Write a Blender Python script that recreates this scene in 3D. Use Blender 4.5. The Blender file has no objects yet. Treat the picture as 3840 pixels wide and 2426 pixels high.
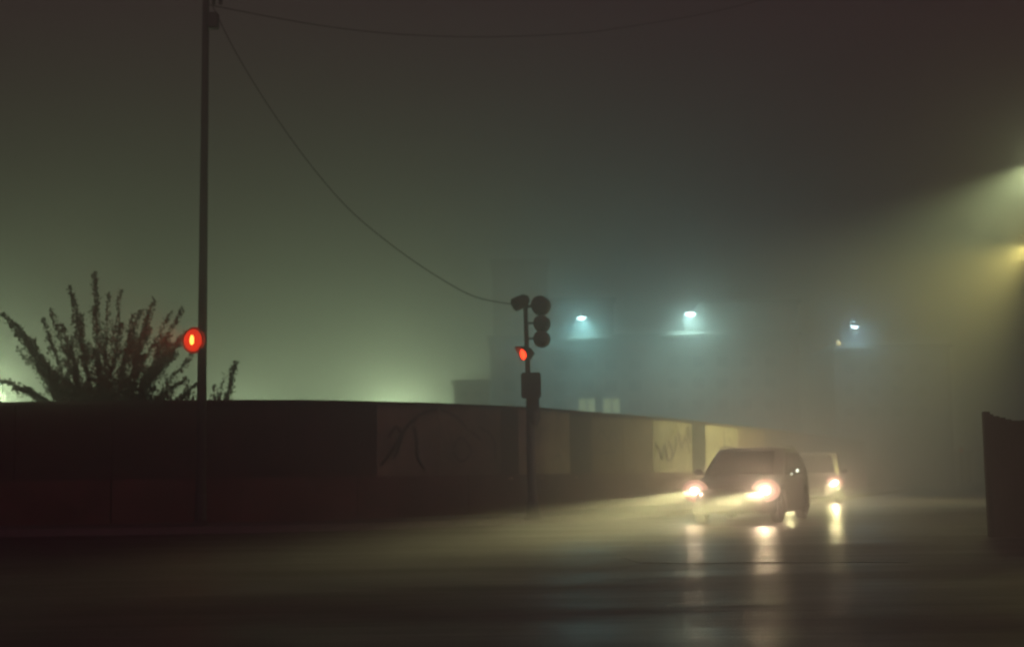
import bpy, bmesh, math, random
from mathutils import Vector, Matrix
random.seed(7)
S = bpy.context.scene
C = bpy.data.collections.new('scene'); S.collection.children.link(C)
R = math.radians
# ------------------------------------------------------------------ camera
FPX = 5333.0                                   # focal length in pixels of the 3840 px wide photograph (50 mm)
cam_d = bpy.data.cameras.new('camera'); cam_d.sensor_width = 36; cam_d.lens = 50
cam_d.dof.use_dof = True; cam_d.dof.focus_distance = 12; cam_d.dof.aperture_fstop = 1.4; cam_d.dof.aperture_blades = 7; cam_d.clip_start = .05; cam_d.clip_end = 2000
cam = bpy.data.objects.new('camera', cam_d); C.objects.link(cam)
CAM = Matrix.Translation((0, 0, 1.0)) @ Matrix.Rotation(R(90 + 6.12), 4, 'X') @ Matrix.Rotation(R(-.75), 4, 'Z')
cam.matrix_world = CAM
S.camera = cam
def P(px, py, Y):                              # the point at distance Y in front of the camera that the photo shows at px, py
    d = CAM.to_3x3() @ Vector(((px-1920)/FPX, -(py-1213)/FPX, -1))
    return CAM.translation + d*(Y/d.y)
# ------------------------------------------------------------------ world: dark night sky, brighter half behind the camera added to lift wall and ground
w = bpy.data.worlds.new('World'); S.world = w; w.use_nodes = True
nt = w.node_tree; nt.nodes.clear()
N = nt.nodes.new
out = N('ShaderNodeOutputWorld'); bg = N('ShaderNodeBackground')
tc = N('ShaderNodeTexCoord'); sp = N('ShaderNodeSeparateXYZ'); mr = N('ShaderNodeMapRange'); mx = N('ShaderNodeMix')
mx.data_type = 'RGBA'
nt.links.new(tc.outputs['Generated'], sp.inputs[0]); nt.links.new(sp.outputs['Y'], mr.inputs['Value'])
mr.inputs['From Min'].default_value = .3; mr.inputs['From Max'].default_value = -.5
nt.links.new(mr.outputs[0], mx.inputs['Factor'])
mx.inputs[6].default_value = (.0265, .0108, .0155, 1); mx.inputs[7].default_value = (.26, .095, .125, 1)
nt.links.new(mx.outputs[2], bg.inputs['Color']); bg.inputs['Strength'].default_value = 2.0
nt.links.new(bg.outputs[0], out.inputs[0])
# ------------------------------------------------------------------ exposure and sampling
S.view_settings.view_transform = 'Standard'; S.view_settings.look = 'None'
S.view_settings.exposure = -.08; S.view_settings.gamma = 1
S.render.engine = 'CYCLES'
cy = S.cycles
cy.use_denoising = True
cy.max_bounces = 5; cy.volume_bounces = 0; cy.diffuse_bounces = 2; cy.glossy_bounces = 3
cy.sample_clamp_indirect = 2; cy.sample_clamp_direct = 0
cy.use_adaptive_sampling = False
# ------------------------------------------------------------------ helpers
def tag(o, label=None, cat=None, group=None, kind=None):
    if label: o['label'] = label
    if cat: o['category'] = cat
    if group: o['group'] = group
    if kind: o['kind'] = kind
    return o
def empty(name, loc, label, cat, group=None, rz=0):
    o = bpy.data.objects.new(name, None); C.objects.link(o); o.location = loc; o.rotation_euler = (0, 0, rz)
    o.empty_display_size = .2
    return tag(o, label, cat, group)
def obj(name, bm, mat, parent=None, smooth=False, normals=True):
    if normals: bmesh.ops.recalc_face_normals(bm, faces=bm.faces)
    me = bpy.data.meshes.new(name); bm.to_mesh(me); bm.free()
    for m in (mat if isinstance(mat, (list, tuple)) else [mat]): me.materials.append(m)
    if smooth:
        for p in me.polygons: p.use_smooth = True
        if hasattr(me, 'set_sharp_from_angle'): me.set_sharp_from_angle(angle=R(40))
    o = bpy.data.objects.new(name, me); C.objects.link(o); o.parent = parent
    return o
def box(bm, c, s, rot=None, bev=0):
    m = Matrix.Translation(c) @ (rot.to_4x4() if rot else Matrix()) @ Matrix.Diagonal((s[0], s[1], s[2], 1))
    r = bmesh.ops.create_cube(bm, size=1, matrix=m)
    if bev:
        es = list({e for v in r['verts'] for e in v.link_edges})
        bmesh.ops.bevel(bm, geom=es, offset=bev, segments=2, affect='EDGES')
def tube(bm, pts, rad, seg=8, cap=True):
    pts = [Vector(p) for p in pts]; n = len(pts); rings = []
    rads = rad if isinstance(rad, (list, tuple)) else [rad]*n
    up = Vector((0, 0, 1))
    for i, p in enumerate(pts):
        t = (pts[min(i+1, n-1)] - pts[max(i-1, 0)]).normalized()
        a = t.cross(up if abs(t.z) < .95 else Vector((0, 1, 0))).normalized(); b = t.cross(a)
        rings.append([bm.verts.new(p + (a*math.cos(k*2*math.pi/seg) + b*math.sin(k*2*math.pi/seg))*rads[i]) for k in range(seg)])
    for i in range(n-1):
        for k in range(seg):
            bm.faces.new((rings[i][k], rings[i][(k+1) % seg], rings[i+1][(k+1) % seg], rings[i+1][k]))
    if cap:
        bm.faces.new(rings[0]); bm.faces.new(rings[-1])
def lathe(bm, prof, mat=None, seg=28):         # prof: (radius, height) about the local Z axis
    M = mat or Matrix(); rings = []
    for r, z in prof:
        if r < 1e-5: rings.append([bm.verts.new(M @ Vector((0, 0, z)))])
        else: rings.append([bm.verts.new(M @ Vector((r*math.cos(k*2*math.pi/seg), r*math.sin(k*2*math.pi/seg), z))) for k in range(seg)])
    for a, b in zip(rings, rings[1:]):
        for k in range(seg):
            k2 = (k+1) % seg
            if len(a) == 1 and len(b) == 1: continue
            if len(a) == 1: bm.faces.new((a[0], b[k], b[k2]))
            elif len(b) == 1: bm.faces.new((a[k], a[k2], b[0]))
            else: bm.faces.new((a[k], a[k2], b[k2], b[k]))
def facing(d, loc=(0, 0, 0)):                  # matrix whose local Z points along d
    return Matrix.Translation(loc) @ Vector(d).to_track_quat('Z', 'Y').to_matrix().to_4x4()
def mat(name, col, rough=.7, metal=0, var=.25, scale=4, bump=0, spec=.5, emis=None, es=0, coat=0):
    m = bpy.data.materials.new(name); m.use_nodes = True; t = m.node_tree
    b = t.nodes['Principled BSDF']
    b.inputs['Roughness'].default_value = rough; b.inputs['Metallic'].default_value = metal
    b.inputs['Specular IOR Level'].default_value = spec; b.inputs['Coat Weight'].default_value = coat
    g = t.nodes.new('ShaderNodeTexCoord'); n = t.nodes.new('ShaderNodeTexNoise')
    n.inputs['Scale'].default_value = scale; n.inputs['Detail'].default_value = 6; n.inputs['Roughness'].default_value = .65
    t.links.new(g.outputs['Object'], n.inputs['Vector'])
    r = t.nodes.new('ShaderNodeValToRGB')
    lo = [c*(1-var) for c in col[:3]]+[1]; hi = [min(1, c*(1+var)) for c in col[:3]]+[1]
    r.color_ramp.elements[0].position = .35; r.color_ramp.elements[1].position = .65
    r.color_ramp.elements[0].color = lo; r.color_ramp.elements[1].color = hi
    t.links.new(n.outputs['Fac'], r.inputs[0]); t.links.new(r.outputs[0], b.inputs['Base Color'])
    if bump:
        bp = t.nodes.new('ShaderNodeBump'); bp.inputs['Strength'].default_value = bump; bp.inputs['Distance'].default_value = .02
        t.links.new(n.outputs['Fac'], bp.inputs['Height']); t.links.new(bp.outputs[0], b.inputs['Normal'])
    if emis:
        b.inputs['Emission Color'].default_value = (*emis, 1); b.inputs['Emission Strength'].default_value = es
    return m
def lamp(name, kind, loc, col, power, parent=None, radius=.05, aim=None, size=90, blend=.5):
    d = bpy.data.lights.new(name, kind); d.color = col; d.energy = power; d.shadow_soft_size = radius
    if kind == 'SPOT': d.spot_size = R(size); d.spot_blend = blend
    o = bpy.data.objects.new(name, d); C.objects.link(o)
    M = Matrix.Translation(loc)
    if aim is not None: M = M @ Vector(aim).to_track_quat('-Z', 'Y').to_matrix().to_4x4()
    o.matrix_world = M
    if parent:
        o.parent = parent
    return o

# ------------------------------------------------------------------ fog
hz = bmesh.new(); box(hz, (0, 90, 13.5), (320, 230, 29))
fog = bpy.data.materials.new('fog'); fog.use_nodes = True; t = fog.node_tree; t.nodes.clear()
pv = t.nodes.new('ShaderNodeVolumePrincipled'); mo = t.nodes.new('ShaderNodeOutputMaterial')
pv.inputs['Color'].default_value = (.95, .95, .95, 1); pv.inputs['Density'].default_value = .028
pv.inputs['Anisotropy'].default_value = .8
t.links.new(pv.outputs[0], mo.inputs['Volume'])
tag(obj('haze', hz, fog), 'thick night fog filling the whole street scene', 'fog', kind='stuff')

# ------------------------------------------------------------------ ground, road, pavement
def polysheet(name, pts, z, m, label):
    bm = bmesh.new(); bm.faces.new([bm.verts.new((x, y, z)) for x, y in pts])
    o = obj(name, bm, m); return tag(o, label, name, kind='structure')
m_earth = mat('earth', (.05, .04, .03), .95, var=.4, scale=.7)
m_road = mat('wet_asphalt', (.045, .034, .038), .3, var=.3, scale=1.5, spec=.12)
t = m_road.node_tree; b = t.nodes['Principled BSDF']
tcn = [n for n in t.nodes if n.type == 'TEX_COORD'][0]
def nz(scale, sx, sy, detail, rz=0):
    mp = t.nodes.new('ShaderNodeMapping'); mp.inputs['Scale'].default_value = (sx, sy, 1); mp.inputs['Rotation'].default_value = (0, 0, rz)
    n = t.nodes.new('ShaderNodeTexNoise'); n.inputs['Scale'].default_value = scale; n.inputs['Detail'].default_value = detail
    t.links.new(tcn.outputs['Object'], mp.inputs[0]); t.links.new(mp.outputs[0], n.inputs['Vector']); return n
n1 = nz(1, .12, .85, 2, R(3)); n4 = nz(1, .5, 3.4, 3, R(-2)); n2 = nz(38, 1, 1, 3); n3 = nz(.5, .5, 1.2, 4)
b1 = t.nodes.new('ShaderNodeBump'); b1.inputs['Strength'].default_value = 1; b1.inputs['Distance'].default_value = .05
b2 = t.nodes.new('ShaderNodeBump'); b2.inputs['Strength'].default_value = .5; b2.inputs['Distance'].default_value = .009
t.links.new(n1.outputs['Fac'], b1.inputs['Height']); t.links.new(n2.outputs['Fac'], b2.inputs['Height'])
b4 = t.nodes.new('ShaderNodeBump'); b4.inputs['Strength'].default_value = 1; b4.inputs['Distance'].default_value = .016
t.links.new(n4.outputs['Fac'], b4.inputs['Height']); t.links.new(b1.outputs[0], b4.inputs['Normal']); t.links.new(b4.outputs[0], b2.inputs['Normal']); t.links.new(b2.outputs[0], b.inputs['Normal'])
rr = t.nodes.new('ShaderNodeMapRange'); rr.inputs['From Min'].default_value = .35; rr.inputs['From Max'].default_value = .65
rr.inputs['To Min'].default_value = .30; rr.inputs['To Max'].default_value = .52
t.links.new(n3.outputs['Fac'], rr.inputs[0]); t.links.new(rr.outputs[0], b.inputs['Roughness'])

polysheet('ground', [(-600, -100), (600, -100), (600, 900), (-600, 900)], -.05, m_earth, 'dark earth around the street')
# wall line in plan: straight on the left, then bending away down the street
WALL = [(-26, 30.5), (-13, 30), (-6.3, 30.2), (-3.0, 31.6), (0.2, 34.9), (1.4, 37), (4.6, 43.0), (7.0, 48.6), (10.2, 56), (15, 68), (22, 86), (34, 118)]
def catmull(pts, n=6):
    o = []
    for i in range(len(pts)-1):
        p0 = Vector(pts[max(i-1, 0)]); p1 = Vector(pts[i]); p2 = Vector(pts[i+1]); p3 = Vector(pts[min(i+2, len(pts)-1)])
        for k in range(n):
            u = k/n
            o.append(.5*((2*p1) + (p2-p0)*u + (2*p0-5*p1+4*p2-p3)*u*u + (3*p1-p0-3*p2+p3)*u**3))
    o.append(Vector(pts[-1])); return o
LINE = catmull(WALL, 10)
def normals(line):
    ns = []
    for i in range(len(line)):
        t_ = (line[min(i+1, len(line)-1)] - line[max(i-1, 0)]).normalized()
        ns.append(Vector((t_.y, -t_.x)))       # towards the road
    return ns
NRM = normals(LINE)
kerb_in = [p + n*3.0 for p, n in zip(LINE, NRM)]
kerb_out = [p + n*3.18 for p, n in zip(LINE, NRM)]
def strip(bm, a, b, za, zb):
    va = [bm.verts.new((p.x, p.y, za)) for p in a]; vb = [bm.verts.new((p.x, p.y, zb)) for p in b]
    for i in range(len(a)-1): bm.faces.new((va[i], va[i+1], vb[i+1], vb[i]))
bm = bmesh.new(); strip(bm, [p + n*.02 for p, n in zip(LINE, NRM)], kerb_in, .12, .12)
m_pave = mat('pavement', (.06, .055, .05), .65, var=.3, scale=2, bump=.4)
tag(obj('pavement', bm, m_pave), 'pavement between the long wall and the kerb', 'pavement', kind='structure')
bm = bmesh.new()
strip(bm, kerb_in, kerb_out, .125, .125); strip(bm, kerb_out, kerb_out, .125, -.04)
m_kerb = mat('kerb_stone', (.13, .12, .11), .6, var=.25, scale=5, bump=.3)
tag(obj('kerb', bm, m_kerb), 'low stone kerb along the pavement by the wall', 'kerb', kind='structure')
bm = bmesh.new()
road = [(-40, -12)] + [(p.x, p.y) for p in kerb_out] + [(46, 112), (16, 36), (9.4, 26.5), (40, 24), (40, -12)]
bm.faces.new([bm.verts.new((x, y, 0)) for x, y in road]); bmesh.ops.triangulate(bm, faces=bm.faces)
tag(obj('road', bm, m_road), 'wet uneven asphalt road', 'road', kind='structure')

# a repair strip laid across the road, slightly proud, and two scraps of paper
bm = bmesh.new(); a0 = [(1.3, 16.8), (1.9, 16.55), (2.5, 16.5), (3.1, 16.35), (3.7, 16.3), (4.2, 16.2)]
up_, dn_ = [], []
for i, (x, y) in enumerate(a0):
    up_.append(bm.verts.new((x, y+.75+random.uniform(-.1, .1), .006))); dn_.append(bm.verts.new((x+.1, y-.35+random.uniform(-.1, .1), .006)))
for i in range(len(a0)-1): bm.faces.new((dn_[i], dn_[i+1], up_[i+1], up_[i]))
r_ = bmesh.ops.extrude_face_region(bm, geom=list(bm.faces)); 
for v in [v for v in r_['geom'] if isinstance(v, bmesh.types.BMVert)]: v.co.z = .003
tag(obj('road_patch', bm, m_road), 'darker asphalt repair strip across the road', 'road patch', kind='structure')
# ------------------------------------------------------------------ the long wall with painted panels
def arc_at(px):                                # plan position on the wall line seen at photo column px
    best = None
    for i in range(len(LINE)-1):
        a, b_ = LINE[i], LINE[i+1]
        for k in range(12):
            q = a.lerp(b_, k/12); dx = 1920 + FPX*q.x/q.y
            if best is None or abs(dx-px) < best[0]: best = (abs(dx-px), i + k/12)
    return best[1]
def on_line(s, off):
    i = min(int(s), len(LINE)-2); u = s-i
    p = LINE[i].lerp(LINE[i+1], u); n = NRM[i].lerp(NRM[i+1], u).normalized()
    return p + n*off
def seg_line(s0, s1, off):
    ss = [s0] + [k for k in range(int(s0)+1, int(s1)+1) if k < s1-1e-3] + [s1]
    return [on_line(s, off) for s in ss]
def slab(bm, s0, s1, off0, off1, z0, z1):
    A = seg_line(s0, s1, off0); B = seg_line(s0, s1, off1)
    q = lambda L, z: [bm.verts.new((p.x, p.y, z(i) if callable(z) else z)) for i, p in enumerate(L)]
    a0, a1, b0, b1_ = q(A, z0), q(A, z1), q(B, z0), q(B, z1)
    for i in range(len(A)-1):
        for f in ((a0[i], a0[i+1], a1[i+1], a1[i]), (b0[i], b1_[i], b1_[i+1], b0[i+1]), (a1[i], a1[i+1], b1_[i+1], b1_[i]), (a0[i], b0[i], b0[i+1], a0[i+1])): bm.faces.new(f)
    bm.faces.new((a0[0], a1[0], b1_[0], b0[0])); bm.faces.new((a0[-1], b0[-1], b1_[-1], a1[-1]))
ZTOP, ZMID = 2.62, 1.04
SE = len(LINE)-1.001
wall = empty('concrete_wall', (0, 0, 0), 'long dark wall of painted panels on a brown base, bending away down the street', 'wall')
m_base = mat('brown_plinth', (.11, .06, .05), .85, var=.3, scale=1.3, bump=.5)
JN = [None, -60, 420, 900, 1330, 1740, 2145, 2400, 2600, 2800, 2960, 3080, None]
for a, b_ in zip(JN, JN[1:]):
    s0 = 0 if a is None else arc_at(a)+.02; s1 = SE if b_ is None else arc_at(b_)-.02
    bm = bmesh.new(); slab(bm, s0, s1, -.30, .07+random.uniform(-.008, .008), -.02, ZMID); obj('base', bm, m_base, wall)
m_plate0 = mat('pale_clip', (.5, .45, .33), .6, var=.2)
for px in (1897, 2012, 2138):
    q = on_line(arc_at(px), .09); bm = bmesh.new(); box(bm, (q.x, q.y, ZMID-.09), (.13, .05, .05), bev=.01); obj('clip', bm, m_plate0, wall)
m_cope = mat('coping', (.09, .075, .065), .9, var=.3, scale=2)
bm = bmesh.new(); slab(bm, 0, SE, -.28, .045, ZTOP, ZTOP+.07); obj('coping', bm, m_cope, wall)
bm = bmesh.new(); slab(bm, 0, SE, -.27, -.205, -.02, ZTOP-.01); obj('core', bm, m_cope, wall)
def pm(name, col, var=.25): return mat(name, col, .8, var=var, scale=1.6, bump=.3)
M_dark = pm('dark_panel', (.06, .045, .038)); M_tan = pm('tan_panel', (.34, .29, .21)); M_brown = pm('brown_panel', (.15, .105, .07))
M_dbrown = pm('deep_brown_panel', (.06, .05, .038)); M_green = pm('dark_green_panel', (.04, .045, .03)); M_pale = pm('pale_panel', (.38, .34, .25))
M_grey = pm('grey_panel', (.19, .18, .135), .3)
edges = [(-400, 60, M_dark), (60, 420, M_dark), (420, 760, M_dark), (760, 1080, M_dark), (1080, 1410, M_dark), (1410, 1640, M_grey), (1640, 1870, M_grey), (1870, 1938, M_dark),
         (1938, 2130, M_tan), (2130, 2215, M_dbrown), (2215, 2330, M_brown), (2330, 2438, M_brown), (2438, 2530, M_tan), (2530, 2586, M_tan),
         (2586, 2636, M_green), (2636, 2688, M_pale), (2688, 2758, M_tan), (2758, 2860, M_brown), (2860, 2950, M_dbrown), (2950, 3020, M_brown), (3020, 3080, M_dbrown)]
panels = {}
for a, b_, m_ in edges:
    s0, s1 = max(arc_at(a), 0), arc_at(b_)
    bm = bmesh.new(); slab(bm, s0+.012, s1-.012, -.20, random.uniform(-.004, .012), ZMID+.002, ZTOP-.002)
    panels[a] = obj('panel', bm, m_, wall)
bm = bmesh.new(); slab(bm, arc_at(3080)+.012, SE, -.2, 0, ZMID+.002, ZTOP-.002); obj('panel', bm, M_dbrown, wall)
# spray paint, 4 mm proud of the panels
def paint(panel, strokes, m_, wdt=.05):
    bm = bmesh.new()
    for pts in strokes:
        q = []
        pts2 = catmull(pts, 5) if len(pts) > 2 else [Vector(p) for p in pts]
        for p in pts2:
            s = arc_at(p.x); g = on_line(s, .022)
            Y = g.y; z = P(p.x, p.y, Y).z
            q.append((g, z))
        vs = []
        for i, (g, z) in enumerate(q):
            g2, z2 = q[min(i+1, len(q)-1)]; g1, z1 = q[max(i-1, 0)]
            t_ = Vector((g2.x-g1.x, g2.y-g1.y, z2-z1)).normalized()
            n_ = Vector((NRM[int(arc_at(1920))].x, NRM[int(arc_at(1920))].y, 0))
            sd = t_.cross(n_).normalized()*wdt*.5
            c = Vector((g.x, g.y, z)); vs.append((bm.verts.new(c+sd), bm.verts.new(c-sd)))
        for a, b_ in zip(vs, vs[1:]): bm.faces.new((a[0], b_[0], b_[1], a[1]))
    obj('graffiti', bm, m_, panel)
m_spray = mat('black_spray', (.03, .025, .02), .7); m_spray2 = mat('grey_spray', (.22, .20, .15), .7)
paint(panels[1410], [[(1420, 1745), (1470, 1680), (1520, 1600), (1580, 1550), (1630, 1535)], [(1545, 1600), (1555, 1660), (1560, 1720), (1585, 1760)],
                     [(1450, 1640), (1480, 1600), (1500, 1640), (1470, 1720)]], m_spray, .09)
paint(panels[1640], [[(1645, 1535), (1700, 1560), (1750, 1610), (1800, 1650)], [(1690, 1680), (1720, 1640), (1760, 1690), (1720, 1730), (1690, 1690)],
                     [(1790, 1600), (1840, 1640), (1850, 1720)]], m_spray, .07)
paint(panels[1640], [[(1660, 1600), (1672, 1650), (1690, 1590), (1700, 1650), (1716, 1600)], [(1725, 1630), (1745, 1600), (1760, 1640), (1735, 1660)], [(1650, 1720), (1700, 1745), (1780, 1740)]], m_spray2, .05)
paint(panels[1410], [[(1580, 1650), (1600, 1610), (1622, 1650), (1600, 1690), (1585, 1655)], [(1500, 1560), (1540, 1545), (1570, 1570)]], m_spray2, .05)
paint(panels[2215], [[(2230, 1640), (2250, 1610), (2270, 1650), (2290, 1615), (2310, 1660)], [(2240, 1700), (2300, 1690)]], m_spray, .05)
paint(panels[2438], [[(2445, 1660), (2462, 1690), (2470, 1720), (2480, 1670), (2492, 1730)], [(2495, 1650), (2510, 1700), (2500, 1730), (2520, 1690), (2524, 1640)]], m_spray, .07)
paint(panels[2530], [[(2535, 1620), (2545, 1680), (2560, 1640), (2575, 1700)], [(2570, 1600), (2578, 1660)]], m_spray, .06)
paint(panels[2688], [[(2705, 1610), (2707, 1700), (2706, 1760)], [(2720, 1640), (2735, 1670), (2728, 1700), (2745, 1690)]], m_spray, .06)
paint(panels[1938], [[(2070, 1712), (2082, 1705), (2094, 1716)], [(1960, 1640), (1985, 1600), (2040, 1610)]], m_spray2, .06)

# ------------------------------------------------------------------ poles and signals
m_pole = mat('dark_pole_paint', (.035, .03, .03), .55, var=.3, scale=6)
m_hous = mat('black_housing', (.025, .022, .022), .45, var=.2, scale=9)
m_red = mat('red_lens', (.3, .02, .01), .3, var=0, emis=(1, .045, .012), es=7)
m_redglow = mat('red_glow_disc', (.3, .02, .01), .3, var=0, emis=(1, .035, .008), es=1.5)  # emissive disc that paints the halo around the signal lamp
m_redglow_rim = mat('red_glow_rim', (.1, .01, .008), .4, var=0, emis=(1, .04, .01), es=.32)
m_redglow_in = mat('red_glow_inner', (.3, .02, .01), .3, var=0, emis=(1, .03, .006), es=1.5)
m_redhot = mat('red_lens_core', (.3, .02, .01), .3, var=0, emis=(1, .34, .05), es=9)
YP = 28.0
base = P(757, 1480, YP)
up = empty('utility_pole', (base.x, YP, .12), 'tall dark utility pole rising out of the picture, left of the traffic signal', 'utility pole')
def along(z): return (0, 0, z-.12)
bm = bmesh.new(); tube(bm, [along(.1), along(3.2), along(12.4)], [.105, .092, .062], 16); obj('shaft', bm, m_pole, up, True)
bm = bmesh.new(); lathe(bm, [(0, -.01), (.17, -.01), (.17, .05), (.12, .09), (.11, .6), (.1, .62)], None, 16); obj('collar', bm, m_pole, up, True)
ZW = P(790, 20, YP).z
bm = bmesh.new(); box(bm, (0.10, 0, ZW+.25), (.5, .09, .09), bev=.01); obj('crossarm', bm, m_pole, up)
for sx in (.16, .30):
    bm = bmesh.new(); lathe(bm, [(0, 0), (.02, 0), (.045, .03), (.03, .06), (.045, .09), (.02, .13), (0, .135)], Matrix.Translation((sx, 0, ZW-.12)), 12)
    obj('insulator', bm, m_hous, up, True)
bm = bmesh.new(); box(bm, (.17, -.05, ZW-.12-.35), (.2, .2, .32), bev=.02); obj('junction_box', bm, m_hous, up)
# single red head, turned away from the camera
def red_head(name, c, yaw, label, r, hot, power, glow_off, lens=None):
    o = empty(name, c, label, 'traffic light', 'single red signal lights')
    d = Vector((math.sin(yaw), -math.cos(yaw), 0)); M = facing(d)
    bm = bmesh.new(); lathe(bm, [(0, -.20), (r*.75, -.20), (r*1.05, -.16), (r*(1.03 if hot else 1.18), -.04), (r*(1.03 if hot else 1.18), .0 if not hot else -.035), (r*1.0, -.03)], M, 28)
    obj('housing', bm, m_hous, o, True)
    bm = bmesh.new(); lathe(bm, [(r, -.03), (r*.8, -.005), (r*.4, .015), (0, .02)], M, 28); obj('lens', bm, lens or m_red, o, True)  # hot head: disc enlarged beyond a real lens to paint the halo
    if hot:
        bm = bmesh.new(); lathe(bm, [(r*1.22, -.05), (r*1.2, -.025), (r*1.01, -.02)], M, 28); obj('rim', bm, m_redglow_rim, o, True)  # dim glowing ring added as soft outer edge of the painted halo
        bm = bmesh.new(); lathe(bm, [(r*.62, .004), (r*.45, .018), (0, .022)], M, 28); obj('inner_glow', bm, m_redglow_in, o, True)  # inner step of the painted halo
        bm = bmesh.new(); lathe(bm, [(.085, .024), (.05, .034), (0, .038)], M @ Matrix.Diagonal((.55, 1.15, 1, 1)), 20); obj('lamp_core', bm, m_redhot, o, True)
    bm = bmesh.new()                            # visor over the top half
    n = 14; pr = []; vl = .04 if hot else .17
    for k in range(n+1):
        a = math.pi*(-.08 + 1.16*k/n); L = vl*max(.12, math.sin(a))
        x = r*(1.06 if hot else 1.14)*math.cos(a); y = r*(1.06 if hot else 1.14)*math.sin(a)
        ax = Vector((d.y, -d.x, 0)) * -1
        pr.append([bm.verts.new(ax*x*f + Vector((0, 0, 1))*y*f + d*zz) for f, zz in ((1, -.02), (1, L), (.965, L), (.965, -.02))])
    for a, b_ in zip(pr, pr[1:]):
        for k in range(4): bm.faces.new((a[k], b_[k], b_[(k+1) % 4], a[(k+1) % 4]))
    bm.faces.new(pr[0]); bm.faces.new(pr[-1][::-1])
    obj('visor', bm, m_hous, o, True)
    bm = bmesh.new(); tube(bm, [-d*.15, -d*.15 + Vector((glow_off, 0, 0))], .03, 8)
    obj('bracket', bm, m_pole, o, True)
    lamp('red_lamp', 'SPOT', d*.16, (1, .06, .02), power*1.6, o, .05, d, 60, 1)
    return o
c = P(722, 1275, YP-.05)
red_head('signal_light', c, R(-20), 'glowing red signal light fixed to the tall utility pole beside the bush', .215, True, 40, .2, m_redglow)

YS = 29.0
sb = P(1992, 1900, YS); stp = P(1970, 1112, YS)
sg = empty('signal_pole', (P(1990, 1560, YS).x, YS, .12), 'signal post carrying three round heads seen from behind and a control box', 'traffic signal')
X0 = sg.location.x
def L(px, py, dy=0):
    p = P(px, py, YS+dy); return Vector((p.x-X0, dy, p.z-.12))
bm = bmesh.new()
tube(bm, [Vector((L(1992, 1560).x+.01, 0, 0)), L(1991, 1700), L(1988, 1560), L(1988, 1492)], [.095, .088, .082, .08], 14)
tube(bm, [L(1988, 1495), L(1979, 1395), L(1974, 1260), L(1969, 1114)], [.05, .048, .046, .044], 12); obj('shaft', bm, m_pole, sg, True)
bm = bmesh.new(); lathe(bm, [(0, 0), (.2, 0), (.2, .04), (.13, .1), (.12, .35), (.1, .38)], Matrix.Translation((L(1992, 1560).x, 0, 0)), 16); obj('foot', bm, m_pole, sg, True)
a, b_ = L(1953, 1399), L(2029, 1493)
bm = bmesh.new(); box(bm, ((a.x+b_.x)/2, -.06, (a.z+b_.z)/2), (b_.x-a.x, .26, a.z-b_.z), bev=.025); cb = obj('control_box', bm, m_hous, sg, True)
bm = bmesh.new(); box(bm, ((a.x+b_.x)/2, -.2, (a.z+b_.z)/2), ((b_.x-a.x)*.84, .03, (a.z-b_.z)*.86), bev=.008); obj('box_door', bm, m_hous, cb, True)
bm = bmesh.new(); q = L(2000, 1525); box(bm, (q.x, -.02, q.z), (.24, .2, .4), bev=.04); obj('cable_box', bm, m_hous, sg, True)
bm = bmesh.new(); q = L(2003, 1560); lathe(bm, [(0, -.2), (.06, -.19), (.125, -.05), (.125, .1), (.1, .12)], Matrix.Translation((q.x, -.02, q.z)), 16); obj('clamp', bm, m_pole, sg, True)
# three round heads facing away, up the street
dh = Vector((.16, .98, -.04)).normalized()
for (px, py, rr_, br) in ((2026, 1144, .200, True), (2030, 1212, .172, False), (2030, 1270, .172, False)):
    q = L(px, py); M = facing(dh, q)
    bm = bmesh.new(); lathe(bm, [(0, -.13), (rr_*.5, -.125), (rr_*.85, -.09), (rr_*.97, -.03), (rr_, .05), (rr_*1.02, .12), (rr_*.98, .12), (rr_*.9, .06), (0, .06)], M, 30)
    h = obj('signal_head', bm, m_hous, sg, True)
    bm = bmesh.new(); n = 14; prr = []
    ax = Vector((dh.y, -dh.x, 0)).normalized(); uz = dh.cross(ax)*-1
    if uz.z < 0: uz = -uz
    for k in range(n+1):
        an = math.pi*(-.1 + 1.2*k/n); Lh = .12 + .12*max(0, math.sin(an))
        prr.append([bm.verts.new(q + ax*rr_*math.cos(an)*f + uz*rr_*math.sin(an)*f + dh*zz) for f, zz in ((1.0, .11), (1.0, Lh), (.96, Lh), (.96, .11))])
    for a, b_ in zip(prr, prr[1:]):
        for k in range(4): bm.faces.new((a[k], b_[k], b_[(k+1) % 4], a[(k+1) % 4]))
    obj('visor', bm, m_hous, h, True)
    bm = bmesh.new(); e = L(1976, py+ (6 if br else 0)); tube(bm, [e, q + dh*-.05], .03 if br else .024, 8); obj('bracket', bm, m_pole, sg, True)
bm = bmesh.new(); tube(bm, [L(2027, 1170), L(2030, 1260)], .03, 8); obj('spacer', bm, m_pole, sg, True)
# a fourth head on the other side, seen from the side with its long visor
q = L(1962, 1128); dl = Vector((-.80, -.42, -.42)).normalized(); M = facing(dl, q)
bm = bmesh.new(); lathe(bm, [(0, -.12), (.08, -.11), (.13, -.04), (.135, .06), (.14, .22), (.132, .22), (.125, .07), (0, .05)], M, 24); obj('side_head', bm, m_hous, sg, True)
c = P(1960, 1325, YS-.05)
red_head('signal_light', c, R(-57), 'red signal light on the post below the three round heads', .122, False, 3.0, .12)

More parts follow.
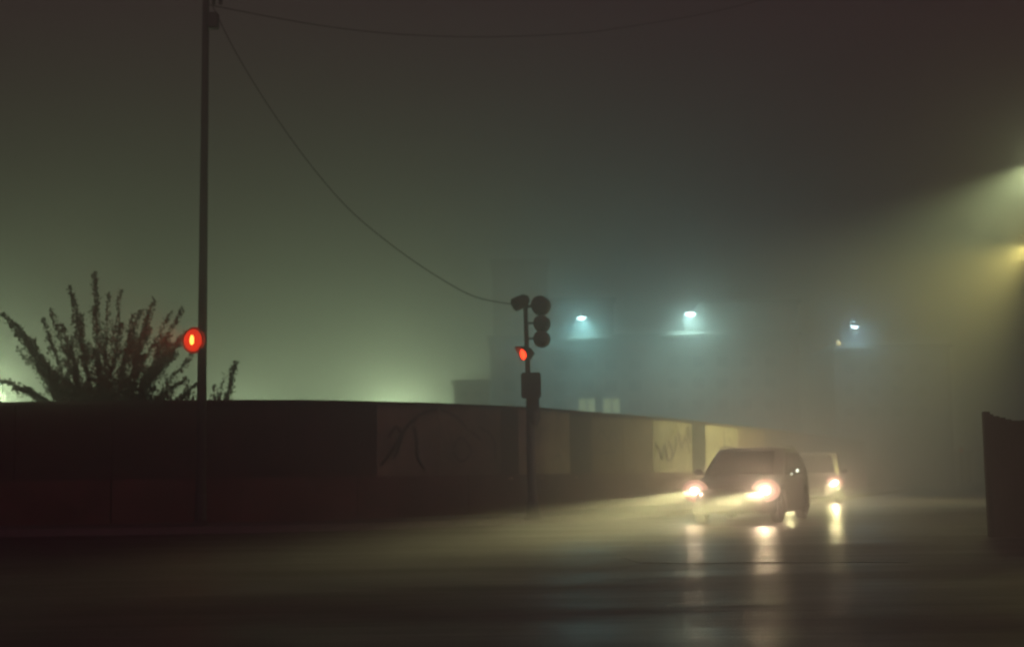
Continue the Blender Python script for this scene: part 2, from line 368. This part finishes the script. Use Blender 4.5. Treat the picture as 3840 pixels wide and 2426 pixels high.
# wires
def wire(name, pts, label, r=.011):
    bm = bmesh.new(); tube(bm, catmull(pts, 6), r, 5); tag(obj(name, bm, m_pole, None, True), label, 'wire', 'overhead wires')
YA = YP
w1 = [(795, 20), (880, 190), (1000, 388), (1150, 600), (1300, 776), (1450, 905), (1600, 1012), (1750, 1100), (1850, 1130), (1968, 1146)]
wire('overhead_wire', [P(x, y, YP + (YS-YP)*(x-795)/1173) for x, y in w1], 'thin wire sagging from the utility pole down to the signal post')
w2 = [(775, 18), (1000, 62), (1250, 104), (1500, 130), (1800, 140), (2100, 130), (2300, 110), (2700, 40), (3100, -70)]
wire('overhead_wire', [P(x, y, YP + 10*(x-775)/2325) for x, y in w2], 'thin wire crossing the sky high up near the top edge', .012)

# ------------------------------------------------------------------ bushes behind the wall
m_leaf = mat('dark_leaf', (.045, .06, .03), .6, var=.4, scale=3); m_bark = mat('bark', (.06, .045, .035), .85, var=.3, scale=12)
def bush(name, root, tips, label, extra=0, spread=.4):
    b0 = empty(name, root, label, 'bush')
    ro = Vector(root); st = bmesh.new(); lf = bmesh.new(); rnd = random.Random(len(tips))
    def leaf(p, s, d):
        n = Vector((rnd.gauss(0, 1), rnd.gauss(0, 1), rnd.gauss(0, 1))).normalized()
        a = (d + n*.9).normalized(); b1 = a.cross(n).normalized()
        v = [lf.verts.new(p), lf.verts.new(p + a*s*.5 + b1*s*.27 + n*s*.06), lf.verts.new(p + a*s), lf.verts.new(p + a*s*.5 - b1*s*.27 + n*s*.06)]
        lf.faces.new(v)
    def frond(A, B, bend, dens, s, side=True):
        mid = (A+B)/2 + Vector((0, 0, bend))
        n = 14; pts = []
        for k in range(n+1):
            u = k/n; p = A*(1-u)**2 + mid*2*u*(1-u) + B*u*u
            p = p + Vector((rnd.gauss(0, .012), rnd.gauss(0, .012), rnd.gauss(0, .012))); pts.append(p)
        tube(st, pts, [.022*(1-.8*k/n) for k in range(n+1)], 5)
        Lg = (B-A).length
        for k in range(int(dens*Lg)):
            u = rnd.random()**.8*.94+.06; i = min(int(u*n), n-1); p = pts[i].lerp(pts[i+1], u*n-i)
            d = (pts[i+1]-pts[i]).normalized(); wd = .068*(1.2-u*.82)
            q = p + Vector((rnd.gauss(0, wd), rnd.gauss(0, wd), rnd.gauss(0, wd)))
            leaf(q, s*rnd.uniform(.6, 1.25), d)
        if side:
            for k in range(int(Lg*3.2)):
                u = rnd.uniform(.15, .78); i = min(int(u*n), n-1); p = pts[i]
                d = (pts[i+1]-pts[i]).normalized()
                e = p + (d + Vector((rnd.gauss(0, .5), rnd.gauss(0, .5), rnd.gauss(.1, .4)))).normalized()*rnd.uniform(.2, .42)
                frond(p, e, .03, dens*.8, s*.9, False)
    for (x, y, bend, dens) in tips:
        T = P(x, y, ro.y + rnd.uniform(-.5, .6)) - ro
        A = Vector((rnd.gauss(0, .12), rnd.gauss(0, .12), rnd.uniform(1.2, 1.9)))
        A.x += (T.x)*.12
        frond(A, T, bend, dens*1.7, .09)
    for k in range(extra):
        A = Vector((rnd.gauss(0, .3), rnd.gauss(0, .15), rnd.uniform(1.4, 1.9)))
        an = rnd.uniform(-1.4, 1.4); ln = rnd.uniform(.7, 1.5)*(1-.25*abs(math.sin(an)))
        frond(A, A + Vector((math.sin(an)*ln*1.15, rnd.gauss(0, .3), math.cos(an)*ln + .35)), .15, 150, .09)
    obj('stem', st, m_bark, b0, True); obj('foliage', lf, m_leaf, b0, normals=False)
r0 = P(370, 1480, 32.2)
bush('shrub', (r0.x, 32.2, 0), [(15, 1180, .45, 100), (192, 1170, .25, 60), (265, 1080, .25, 95), (356, 1025, .1, 95), (405, 1100, .1, 40), (455, 1090, .1, 40),
     (578, 1125, .1, 120), (560, 1230, .2, 90), (640, 1170, .1, 55), (685, 1160, .15, 70), (700, 1250, .3, 120), (110, 1275, .3, 90), (5, 1428, .55, 110), (60, 1300, .4, 30),
     (90, 1455, .5, 60), (700, 1420, .35, 90), (660, 1330, .3, 100), (300, 1180, .1, 70), (230, 1220, .2, 80), (500, 1180, .1, 90), (640, 1290, .3, 100), (735, 1445, .3, 90), (150, 1380, .35, 80), (60, 1215, .4, 70), (455, 1210, .1, 90), (160, 1200, .25, 70), (530, 1160, .1, 60), (720, 1330, .3, 60)],
     'large leafy bush with arching fronds behind the wall, left of the utility pole', 110)
r1 = P(762, 1500, 32.0)
bush('shrub', (r1.x, 32.0, .0), [(882, 1365, -.12, 120), (840, 1410, 0, 40), (700, 1445, .0, 90), (800, 1460, .0, 60)], 'small leafy shrub showing just above the wall behind the utility pole', 0)

# ------------------------------------------------------------------ buildings in the fog
m_conc = mat('grey_render', (.30, .30, .28), .85, var=.2, scale=.5); m_conc2 = mat('pale_render', (.42, .42, .38), .85, var=.2, scale=.5)
m_win = mat('dark_window', (.13, .14, .14), .4, var=0)
m_lit = mat('lit_window', (.3, .3, .2), .4, var=0, emis=(.62, .75, .38), es=.95)
m_led = mat('lamp_glass', (.8, .8, .8), .3, var=0, emis=(.75, .93, 1), es=16)
def span(bm, x0, x1, y0, y1, Y, depth, proud=0):        # box whose front face shows at these photo pixels at distance Y
    a = P(x0, y0, Y); b_ = P(x1, y1, Y); yf = Y-proud
    box(bm, ((a.x+b_.x)/2, yf+depth/2, (a.z+b_.z)/2), (abs(b_.x-a.x), depth, abs(a.z-b_.z)))
def building(Y, label, blocks, wins, ledges, m_, lit=()):
    o = empty('building', (0, 0, 0), label, 'building')
    for (x0, x1, y0, dy, dep) in blocks:
        bm = bmesh.new(); a = P(x0, y0, Y+dy); b_ = P(x1, y0, Y+dy)
        box(bm, ((a.x+b_.x)/2, Y+dy+dep/2, (a.z-.1)/2), (b_.x-a.x, dep, a.z+.1)); obj('wall', bm, m_, o)
        bm = bmesh.new(); box(bm, ((a.x+b_.x)/2, Y+dy+dep/2, a.z+.08), (b_.x-a.x+.3, dep+.3, .16)); obj('parapet', bm, m_conc, o)
    for (x0, x1, y0, y1, dy) in wins:
        lt = (x0, y0) in lit
        bm = bmesh.new(); span(bm, x0, x1, y0, y1, Y+dy, .06, .02); f = obj('window', bm, m_conc2 if not lt else m_lit, o)
        bm = bmesh.new(); mgn = (x1-x0)*.08
        if lt:
            xm = (x0+x1)/2; span(bm, xm-3, xm+3, y0, y1, Y+dy, .05, .05)
            obj('frame', bm, m_conc, f)
        else:
            span(bm, x0+mgn, x1-mgn, y0+mgn, y1-mgn, Y+dy, .05, .035); obj('pane', bm, m_win, f)
    for (x0, x1, y, th, dy, pr) in ledges:
        bm = bmesh.new(); span(bm, x0, x1, y, y+th, Y+dy, pr+.1, pr); obj('ledge', bm, m_conc2, o)
    return o
grid = lambda xs, ys, w_, h_, dy=0: [(x, x+w_, y, y+h_, dy) for x in xs for y in ys]
building(74, 'grey stepped block in fog behind the signal post, two windows lit', [(1838, 2478, 1272, 0, 12), (1846, 2052, 985, 16, 7), (2054, 2300, 1130, 4.5, 7)],
         grid((1880, 1960, 2070, 2170, 2262, 2350), (1340, 1420, 1495), 62, 52), [(2130, 2290, 1266, 9, 0, 1.1)], m_conc, {(2170, 1495), (2262, 1495)})
building(69, 'low dark block in fog left of the signal post', [(1702, 1836, 1437, 0, 10)], grid((1722, 1775), (1462,), 34, 30), [], m_conc)
building(75.5, 'broad block in fog under the brightest white lamp', [(2470, 2990, 1262, 0, 14), (2640, 2990, 1140, 1.5, 9)],
         grid((2500, 2590, 2680, 2770, 2860), (1330, 1410, 1490), 56, 50) + [(2690, 2698, 1188, 1238, 1.5), (2738, 2744, 1188, 1232, 1.5), (2750, 2755, 1188, 1232, 1.5), (2812, 2818, 1215, 1240, 1.5)],
         [(2470, 2720, 1254, 9, 0, 1.2)], m_conc)
building(80, 'faint block in fog at right below the small bluish lamp', [(3125, 3560, 1306, 0, 12)], grid((3160, 3250, 3340, 3430), (1360, 1440, 1520), 52, 46), [(3128, 3290, 1300, 8, 0, 1.0)], m_conc)
building(96, 'long low shed barely visible far down the street at right', [(3290, 3640, 1702, 0, 12)], [], [(3310, 3430, 1700, 6, 0, .6)], m_conc)

def flood(px, py, Y, s, label, col, p_point, p_spot, tilt, arm=1.1):
    c_ = P(px, py, Y)
    o = empty('wall_lamp', c_, label, 'lamp', 'white lamps on the foggy buildings')
    bm = bmesh.new(); box(bm, (0, .05, .11*s), (.55*s, .4, .12*s), bev=.03); tube(bm, [(0, .2, .12*s), (0, arm, .3)], .04, 8); obj('housing', bm, m_pole, o, True)
    bm = bmesh.new(); lathe(bm, [(0, -.1*s), (.14*s, -.09*s), (.25*s, -.04*s), (.27*s, .045*s), (0, .05*s)], Matrix.Rotation(tilt, 4, 'Y') @ Matrix.Diagonal((1.25, .8, 1, 1)), 20)
    obj('lamp_glass', bm, m_led, o, True)
    lamp('bulb', 'POINT', (0, -.3, -.25), col, p_point, o, .12)
    lamp('beam', 'SPOT', (0, -.5, -.2), col, p_spot, o, .12, (0, -.5, -1), 136, .95)
flood(2180, 1193, 72.6, .7, 'bluish lamp just right of the signal post, above a lit ledge', (.40, .95, .93), 360, 1700, R(-8))
flood(2587, 1177, 73.9, .85, 'brightest white lamp, middle of the three distant lamps', (.56, 1, .90), 560, 3000, R(0))
flood(3205, 1226, 78.6, .7, 'small bluish lamp, rightmost of the three distant lamps', (.42, .84, 1), 300, 800, R(9))
# small yellow lamps
m_yel = mat('yellow_bulb', (.8, .6, .2), .3, var=0, emis=(1, .82, .35), es=9)
m_yel2 = mat('yellow_street_bulb', (.8, .6, .2), .3, var=0, emis=(1, .85, .4), es=40); m_glint = mat('pale_glint', (.8, .8, .8), .3, var=0, emis=(.9, 1, .75), es=4)
m_rdb = mat('red_bulb', (.5, .1, .1), .3, var=0, emis=(1, .1, .05), es=.5)
def small(px, py, Y, r, m_, label, post=True):
    c_ = P(px, py, Y); o = empty('small_lamp', c_, label, 'lamp')
    bm = bmesh.new(); lathe(bm, [(0, -r), (r*.7, -r*.7), (r, 0), (r*.7, r*.7), (0, r)], None, 12); obj('bulb', bm, m_, o, True)
    bm = bmesh.new(); lathe(bm, [(r*.5, r*.9), (r*1.1, r*1.0), (r*.6, r*1.5), (0, r*1.6)], None, 12)
    if post: tube(bm, [(0, .12, r*1.3), (0, .12, -c_.z)], .05, 8)
    else: tube(bm, [(0, 0, r*1.3), (0, 1.7, r*1.3)], .03, 8)
    obj('post' if post else 'cap', bm, m_pole, o, True)
small(3145, 1285, 78.8, .1, m_yel, 'tiny yellow lamp left of the rightmost bluish lamp', False)
small(2936, 1686, 62, .15, m_yel2, 'tiny yellow street light just over the front car roof')
small(3605, 1687, 80, .11, m_rdb, 'tiny dim red light far down the street at right')

# lamps out of sight behind the wall: a lit yard
def yard(px, py, Y, p, col, label):
    c_ = P(px, py, Y); o = empty('yard_lamp', (c_.x, c_.y, 0), label, 'lamp', 'yard lamps hidden behind the wall')
    bm = bmesh.new(); tube(bm, [(0, 0, 0), (0, 0, c_.z)], [.07, .05], 10); lathe(bm, [(.05, c_.z), (.25, c_.z+.02), (.2, c_.z+.2), (0, c_.z+.25)], None, 14); obj('post', bm, m_pole, o, True)
    bm = bmesh.new(); lathe(bm, [(0, c_.z-.2), (.14, c_.z-.15), (.2, c_.z-.01)], None, 14); obj('lamp_glass', bm, m_led, o, True)
    lamp('bulb', 'POINT', (0, -.4, c_.z-.3), col, p, o, .15)
YCOL = (.76, 1, .56)
yard(-45, 1480, 88, 8000, YCOL, 'yard lamp behind the wall past the left edge')
yard(420, 1660, 105, 1000, YCOL, 'yard lamp behind the wall behind the bush')
yard(900, 1650, 112, 13500, YCOL, 'yard lamp behind the wall between pole and signal')
yard(1480, 1590, 108, 16500, YCOL, 'yard lamp behind the wall left of the low dark block')

# ------------------------------------------------------------------ street lights past the right edge
def street_lamp(px, py, Y, label, col, em, es, power, aim, size, blend, ppow, r=.16):
    c_ = P(px, py, Y); o = empty('street_lamp', (c_.x+1.6, Y, 0), label, 'street lamp')
    bm = bmesh.new(); tube(bm, [(0, 0, 0), (0, 0, c_.z+.3)], [.11, .07], 12); tube(bm, [(0, 0, c_.z+.25), (-.8, 0, c_.z+.45), (-1.4, 0, c_.z+.25)], .04, 8); obj('post', bm, m_pole, o, True)
    bm = bmesh.new(); box(bm, (-1.6, 0, c_.z+.17), (.6, .3, .12), bev=.04); obj('lamp_head', bm, m_hous, o, True)
    mm = mat('street_bulb', (.8, .8, .8), .3, var=0, emis=em, es=es)
    bm = bmesh.new(); lathe(bm, [(0, c_.z-r*.6), (r*.7, c_.z-r*.4), (r, c_.z), (r*.9, c_.z+.1)], Matrix.Translation((-1.6, 0, 0)), 16); obj('bulb', bm, mm, o, True)
    lamp('beam', 'SPOT', (-1.6, 0, c_.z-.2), col, power, o, .1, aim, size, blend)
    if ppow: lamp('glow', 'POINT', (-1.6, -.2, c_.z-.2), col, ppow, o, .1)
street_lamp(3900, 575, 46, 'street lamp just past the right edge, white-green cone of light', (.85, 1, .48), (.9, 1, .8), 30, 24000, (-1, .06, -1.2), 80, .8, 90)
street_lamp(3862, 900, 50, 'orange street lamp at the right edge', (1, .82, .22), (1, .62, .22), 16, 17000, (-1, .1, -.75), 100, 1, 160)

# ------------------------------------------------------------------ fence at the right edge
fx = P(3700, 1700, 21.5).x
fence = empty('board_fence', (fx, 21.5, 0), 'dark board fence end with an uneven top at the right edge', 'fence')
m_board = mat('dark_boards', (.05, .035, .03), .85, var=.35, scale=3, bump=.4)
tops = [(3702, 1553), (3725, 1560), (3748, 1565), (3770, 1572), (3792, 1577), (3806, 1577), (3828, 1576), (3852, 1574), (3876, 1576), (3900, 1570), (3925, 1572), (3950, 1575)]
for i, (px, py) in enumerate(tops):
    zt = P(px, py, 21.5).z; x0 = P(px, py, 21.5).x-fx
    bm = bmesh.new(); box(bm, (x0+.045, random.uniform(-.006, .006), zt/2-.03), (.087, .03, zt+.06), bev=.004); obj('board', bm, m_board, fence)
bm = bmesh.new(); box(bm, (.5, .05, .5), (1.0, .05, .09)); box(bm, (.5, .05, 1.5), (1.0, .05, .09)); obj('rail', bm, m_board, fence)
bm = bmesh.new(); box(bm, (.06, .13, .93), (.1, .1, 1.9), bev=.008); obj('post', bm, m_board, fence)

# ------------------------------------------------------------------ cars
m_paint = mat('dark_car_paint', (.05, .05, .045), .3, metal=.3, var=.1, coat=.6)
m_paint2 = mat('grey_car_paint', (.05, .05, .045), .3, metal=.3, var=.1, coat=.6)
m_glass = mat('car_glass', (.015, .018, .02), .06, var=0); m_tyre = mat('tyre', (.02, .02, .02), .85, var=.2, scale=10)
m_rim = mat('rim', (.35, .35, .35), .35, metal=1, var=.1); m_trim = mat('black_trim', (.02, .02, .02), .5, var=.1)
m_chrome = mat('chrome', (.8, .8, .78), .12, metal=1, var=0); m_plate = mat('number_plate', (.22, .22, .2), .5, var=.1)
m_halo = mat('headlight_halo', (.03, .02, .02), .5, var=0, emis=(1, .58, .46), es=1.15)  # pink emission paints the halo around the headlight lens
m_halo_edge = mat('headlight_halo_edge', (.03, .02, .02), .5, var=0, emis=(1, .42, .30), es=.55)  # fainter outer step of the painted headlight halo
m_head = mat('headlight_lens', (.8, .8, .8), .2, var=0, emis=(1, .93, .88), es=9)
def beam_nodes(l, f, gain):
    """low-beam distribution: wide, with a flat cut-off at lamp height, as a car headlamp throws it"""
    f = Vector(f).normalized(); r = f.cross(Vector((0, 0, 1))).normalized(); u = r.cross(f)
    l.use_nodes = True; t = l.node_tree; t.nodes.clear()
    o = t.nodes.new('ShaderNodeOutputLight'); e = t.nodes.new('ShaderNodeEmission'); g = t.nodes.new('ShaderNodeNewGeometry')
    def dot(v):
        n = t.nodes.new('ShaderNodeVectorMath'); n.operation = 'DOT_PRODUCT'; n.inputs[1].default_value = v
        t.links.new(g.outputs['Incoming'], n.inputs[0]); return n.outputs['Value']
    def M(op, a, b_=None, c=None):
        n = t.nodes.new('ShaderNodeMath'); n.operation = op
        for i, v in enumerate((a, b_, c)):
            if v is None: continue
            if isinstance(v, (int, float)): n.inputs[i].default_value = v
            else: t.links.new(v, n.inputs[i])
        return n.outputs[0]
    df = M('MAXIMUM', dot(f), .02)
    dx = M('DIVIDE', dot(r), df); dz = M('DIVIDE', dot(u), df)
    gx = M('EXPONENT', M('MULTIPLY', M('MULTIPLY', dx, dx), -1/(.14**2)))
    gz = M('EXPONENT', M('MULTIPLY', M('MULTIPLY', dz, dz), -1/(.12**2)))
    mr_ = t.nodes.new('ShaderNodeMapRange'); mr_.interpolation_type = 'SMOOTHSTEP'
    mr_.inputs['From Min'].default_value = -.003; mr_.inputs['From Max'].default_value = -.018
    t.links.new(dz, mr_.inputs['Value'])
    s = M('MULTIPLY', M('MULTIPLY', gx, gz), mr_.outputs[0])
    s = M('ADD', s, .004)
    s = M('MULTIPLY', s, gain); t.links.new(s, e.inputs['Strength']); t.links.new(e.outputs[0], o.inputs[0])
def car(loc, psi, label, m_p, L_=4.3, H=1.50, hw=.88, glints=True, bp=900, halo=(14, 14), swivel=0):
    o = empty('car', loc, label, 'car', 'cars driving with headlights on', rz=-psi)
    wy = (.85, L_-.85); wr = .32; ar = .39
    stn = [(0, .62, .3, .60, .50), (.04, .74, .24, .66, .5), (.14, .84, .2, .74, .52), (.35, .95, .18, .82, .55), (.8, 1, .18, .89, .56), (1.2, 1, .18, .96, .56),
           (2, 1, .18, .99, .56), (3.2, 1, .18, 1.0, .56), (3.9, .98, .18, 1.0, .56), (4.15, .92, .22, .96, .56), (4.26, .84, .28, .9, .54), (4.3, .74, .34, .82, .54)]
    sc_ = L_/4.3
    def interp(y):
        y = y/sc_
        for a, b_ in zip(stn, stn[1:]):
            if a[0] <= y <= b_[0]+1e-6:
                u = (y-a[0])/(b_[0]-a[0]); return [a[i]+(b_[i]-a[i])*u for i in range(5)]
        return list(stn[-1])
    ys = sorted(set([round(s[0]*sc_, 3) for s in stn] + [round(k*.06, 3) for k in range(int(L_/.06)+1)]))
    bm = bmesh.new(); rings = []
    for y in ys:
        _, fw, zb, zt, _z = interp(y); W = hw*fw; z0 = zb
        for a in wy:
            if abs(y-a) < ar: z0 = max(z0, wr + math.sqrt(ar*ar-(y-a)**2))
        z0 = min(z0, zt-.14)
        half = [(0, z0), (W*.82, z0), (W*.97, z0+.015), (W, z0+.05), (W*1.0, max(z0+.06, zb+(zt-zb)*.55)), (W*.975, zt-.09), (W*.93, zt-.03), (W*.84, zt), (W*.4, zt+.022), (0, zt+.028)]
        ring = [bm.verts.new((x, y, z)) for x, z in half] + [bm.verts.new((-x, y, z)) for x, z in half[-2:0:-1]]
        rings.append(ring)
    for a, b_ in zip(rings, rings[1:]):
        n = len(a)
        for k in range(n): bm.faces.new((a[k], a[(k+1) % n], b_[(k+1) % n], b_[k]))
    bm.faces.new(rings[0]); bm.faces.new(rings[-1][::-1])
    body = obj('body', bm, m_p, o, True)
    bm = bmesh.new(); box(bm, (0, L_/2, .36), (hw*1.3, L_-.7, .3)); obj('underbody', bm, m_trim, o)
    # cabin: rings from belt line to roof
    bm = bmesh.new(); lv = []
    zb_ = .96
    for (u, y0, y1, wf) in ((0, 1.1, L_-.12, .93), (.5, 1.52, L_-.28, .86), (.85, 1.86, L_-.5, .79), (.96, 2.02, L_-.66, .74), (1, 2.25, L_-.95, .6)):
        z = zb_ + (H-zb_)*u; W = hw*wf; c_ = .12
        pts = [(-W+c_, y0), (W-c_, y0), (W, y0+c_*1.5), (W, y1-c_), (W-c_, y1), (-W+c_, y1), (-W, y1-c_), (-W, y0+c_*1.5)]
        lv.append([bm.verts.new((x, y, z - (.03 if abs(x) > W-.01 and u == 1 else 0))) for x, y in pts])
    for a, b_ in zip(lv, lv[1:]):
        for k in range(8): bm.faces.new((a[k], a[(k+1) % 8], b_[(k+1) % 8], b_[k]))
    bm.faces.new(lv[0]); bm.faces.new(lv[-1]); obj('cabin', bm, m_p, o, True)
    def pane(name, pts, parent=o, m_=m_glass):
        bm = bmesh.new(); v = [Vector(p) for p in pts]; n = (v[1]-v[0]).cross(v[2]-v[0]).normalized()
        cen = sum(v, Vector())/len(v)
        if (cen - Vector((0, L_*.58, 1.0))).dot(n) < 0: n = -n
        bf = [bm.verts.new(p + n*.014) for p in v]; bk = [bm.verts.new(p - n*.01) for p in v]
        bm.faces.new(bf); bm.faces.new(bk[::-1])
        for k in range(len(v)): bm.faces.new((bf[k], bf[(k+1) % len(v)], bk[(k+1) % len(v)], bk[k]))
        return obj(name, bm, m_, parent)
    def cz(u): return zb_ + (H-zb_)*u
    w0, w5, w8 = hw*.93, hw*.86, hw*.79
    pane('windscreen', [(-w0+.17, 1.14, cz(.05)), (w0-.17, 1.14, cz(.05)), (w8-.15, 1.84, cz(.84)), (-w8+.15, 1.84, cz(.84))])
    for s in (-1, 1):
        pane('side_window', [(s*(w0-.008), 1.52, cz(.08)), (s*(w0-.008), 2.5, cz(.08)), (s*(w8+.01), 2.5, cz(.8)), (s*(w8+.01), 2.16, cz(.8))])
        pane('side_window', [(s*(w0-.008), 2.58, cz(.08)), (s*(w0-.008), L_-.75, cz(.08)), (s*(w8+.01), L_-.85, cz(.8)), (s*(w8+.01), 2.58, cz(.8))])
    # front: grille, bumper, plate, lights
    bm = bmesh.new()
    for k in range(5): box(bm, (0, .012, .53+k*.03), (.62, .06, .012))
    box(bm, (0, .03, .59), (.66, .05, .17)); obj('grille', bm, m_trim, o)
    bm = bmesh.new(); box(bm, (0, .03, .30), (1.12, .12, .1), bev=.02); obj('bumper', bm, m_trim, o)
    bm = bmesh.new(); box(bm, (0, -.036, .42), (.5, .012, .11), bev=.003); obj('number_plate', bm, m_plate, o)
    for s in (-1, 1):
        cx, cz_ = s*hw*.80, .655
        fv = Vector((s*.15, -1, 0)).normalized(); M = facing(fv, (cx, .10, cz_))
        E = Matrix.Diagonal((1.22, .98, 1, 1))
        bm = bmesh.new(); lathe(bm, [(.16, -.1), (.235, -.03), (.23, .008), (.16, .024)], M @ E, 28); h = obj('headlight_halo_ring', bm, m_halo_edge, o, True)  # oversized glowing ring, outer part of the painted halo
        bm = bmesh.new(); lathe(bm, [(.159, .024), (.12, .034), (.074, .04)], M @ E, 28); obj('halo_disc', bm, m_halo, h, True)
        bm = bmesh.new(); lathe(bm, [(.073, .04), (.055, .05), (.02, .056), (0, .057)], M @ E, 22); obj('lens', bm, m_head, h, True)
        R3 = Matrix.Rotation(-psi-swivel, 3, 'Z'); f = R3 @ Vector((0, -1, -.015))
        lb = lamp('beam', 'SPOT', (cx, -.02, cz_), (1, .93, .42), bp*(.8 if s < 0 else 1), o, .03, (0, -1, 0), 150, .2)
        beam_nodes(lb.data, f, 1)
        hp = halo[0 if s < 0 else 1]
        lamp('bulb', 'POINT', (cx, -.10, cz_), (1, .68, .44), hp, o, .04)
    # mirrors, handles, roof rails, wheels
    for s in (-1, 1):
        bm = bmesh.new(); box(bm, (s*(hw+.1), 1.52, 1.03), (.2, .12, .13), bev=.035); box(bm, (s*(hw-.02), 1.56, .985), (.12, .06, .04)); mi = obj('mirror', bm, m_p, o, True)
        bm = bmesh.new(); tube(bm, [(s*(hw*.77), 2.1, H-.015), (s*(hw*.72), 2.35, H+.04), (s*(hw*.72), L_-1.1, H+.04), (s*(hw*.74), L_-.8, H-.02)], .014, 8); obj('roof_rail', bm, m_chrome, o, True)
        for y in (2.35, 3.25):
            bm = bmesh.new(); box(bm, (s*(hw+.006), y, .88), (.03, .17, .028), bev=.008); obj('door_handle', bm, m_chrome, o, True)
        if glints and s > 0:
            for (dx, y, z, r_) in ((.205, 1.50, 1.04, .04), (.09, 1.47, .97, .025)):
                bm = bmesh.new(); lathe(bm, [(0, -r_), (r_, 0), (0, r_)], Matrix.Translation((hw+dx, y-.05, z)), 10); obj('mirror_glint', bm, m_glint, mi, True)  # glowing beads painted as glints on the mirror, no lamps
        for y in wy:
            M = Matrix.Translation((s*(hw-.115), y, wr)) @ Matrix.Rotation(s*R(90), 4, 'Y')
            wv = bpy.data.objects.new('wheel', None); C.objects.link(wv); wv.parent = o; wv.location = (0, 0, 0)
            bm = bmesh.new(); lathe(bm, [(.2, -.09), (.29, -.1), (.315, -.075), (wr, -.04), (wr, .04), (.315, .075), (.29, .1), (.2, .09)], M, 32); obj('tyre', bm, m_tyre, wv, True)
            bm = bmesh.new(); lathe(bm, [(.205, .088), (.19, .07), (.18, .02), (.06, .03), (.05, .06), (0, .065)], M, 32)
            for k in range(5):
                a = k*2*math.pi/5; Mk = M @ Matrix.Rotation(a, 4, 'Z'); bm2 = Mk @ Matrix.Translation((.12, 0, .055))
                bmesh.ops.create_cube(bm, size=1, matrix=bm2 @ Matrix.Diagonal((.16, .045, .03, 1)))
            obj('rim', bm, m_rim, wv, True)
    return o
# lamp pixels (2598,1838) and (2868,1846)
pl, pr_ = P(2598, 1838, 28.9), P(2868, 1846, 28.4)
psi1 = R(22)
front = Vector(((pl.x+pr_.x)/2, 28.6, 0))
car((front.x, front.y, 0), psi1, 'nearer dark car with both headlights shining, beams falling across the road', m_paint, 4.3, 1.54, .90, halo=(55, 120), bp=4700, swivel=R(5.5))
p2 = P(3130, 1826, 46)
psi2 = R(15)
car((p2.x - .7*math.cos(psi2), 46 + .7*math.sin(psi2), 0), psi2, 'second car following behind, only one headlight visible', m_paint2, 4.3, 1.66, .88, False, halo=(60, 170), bp=1000)
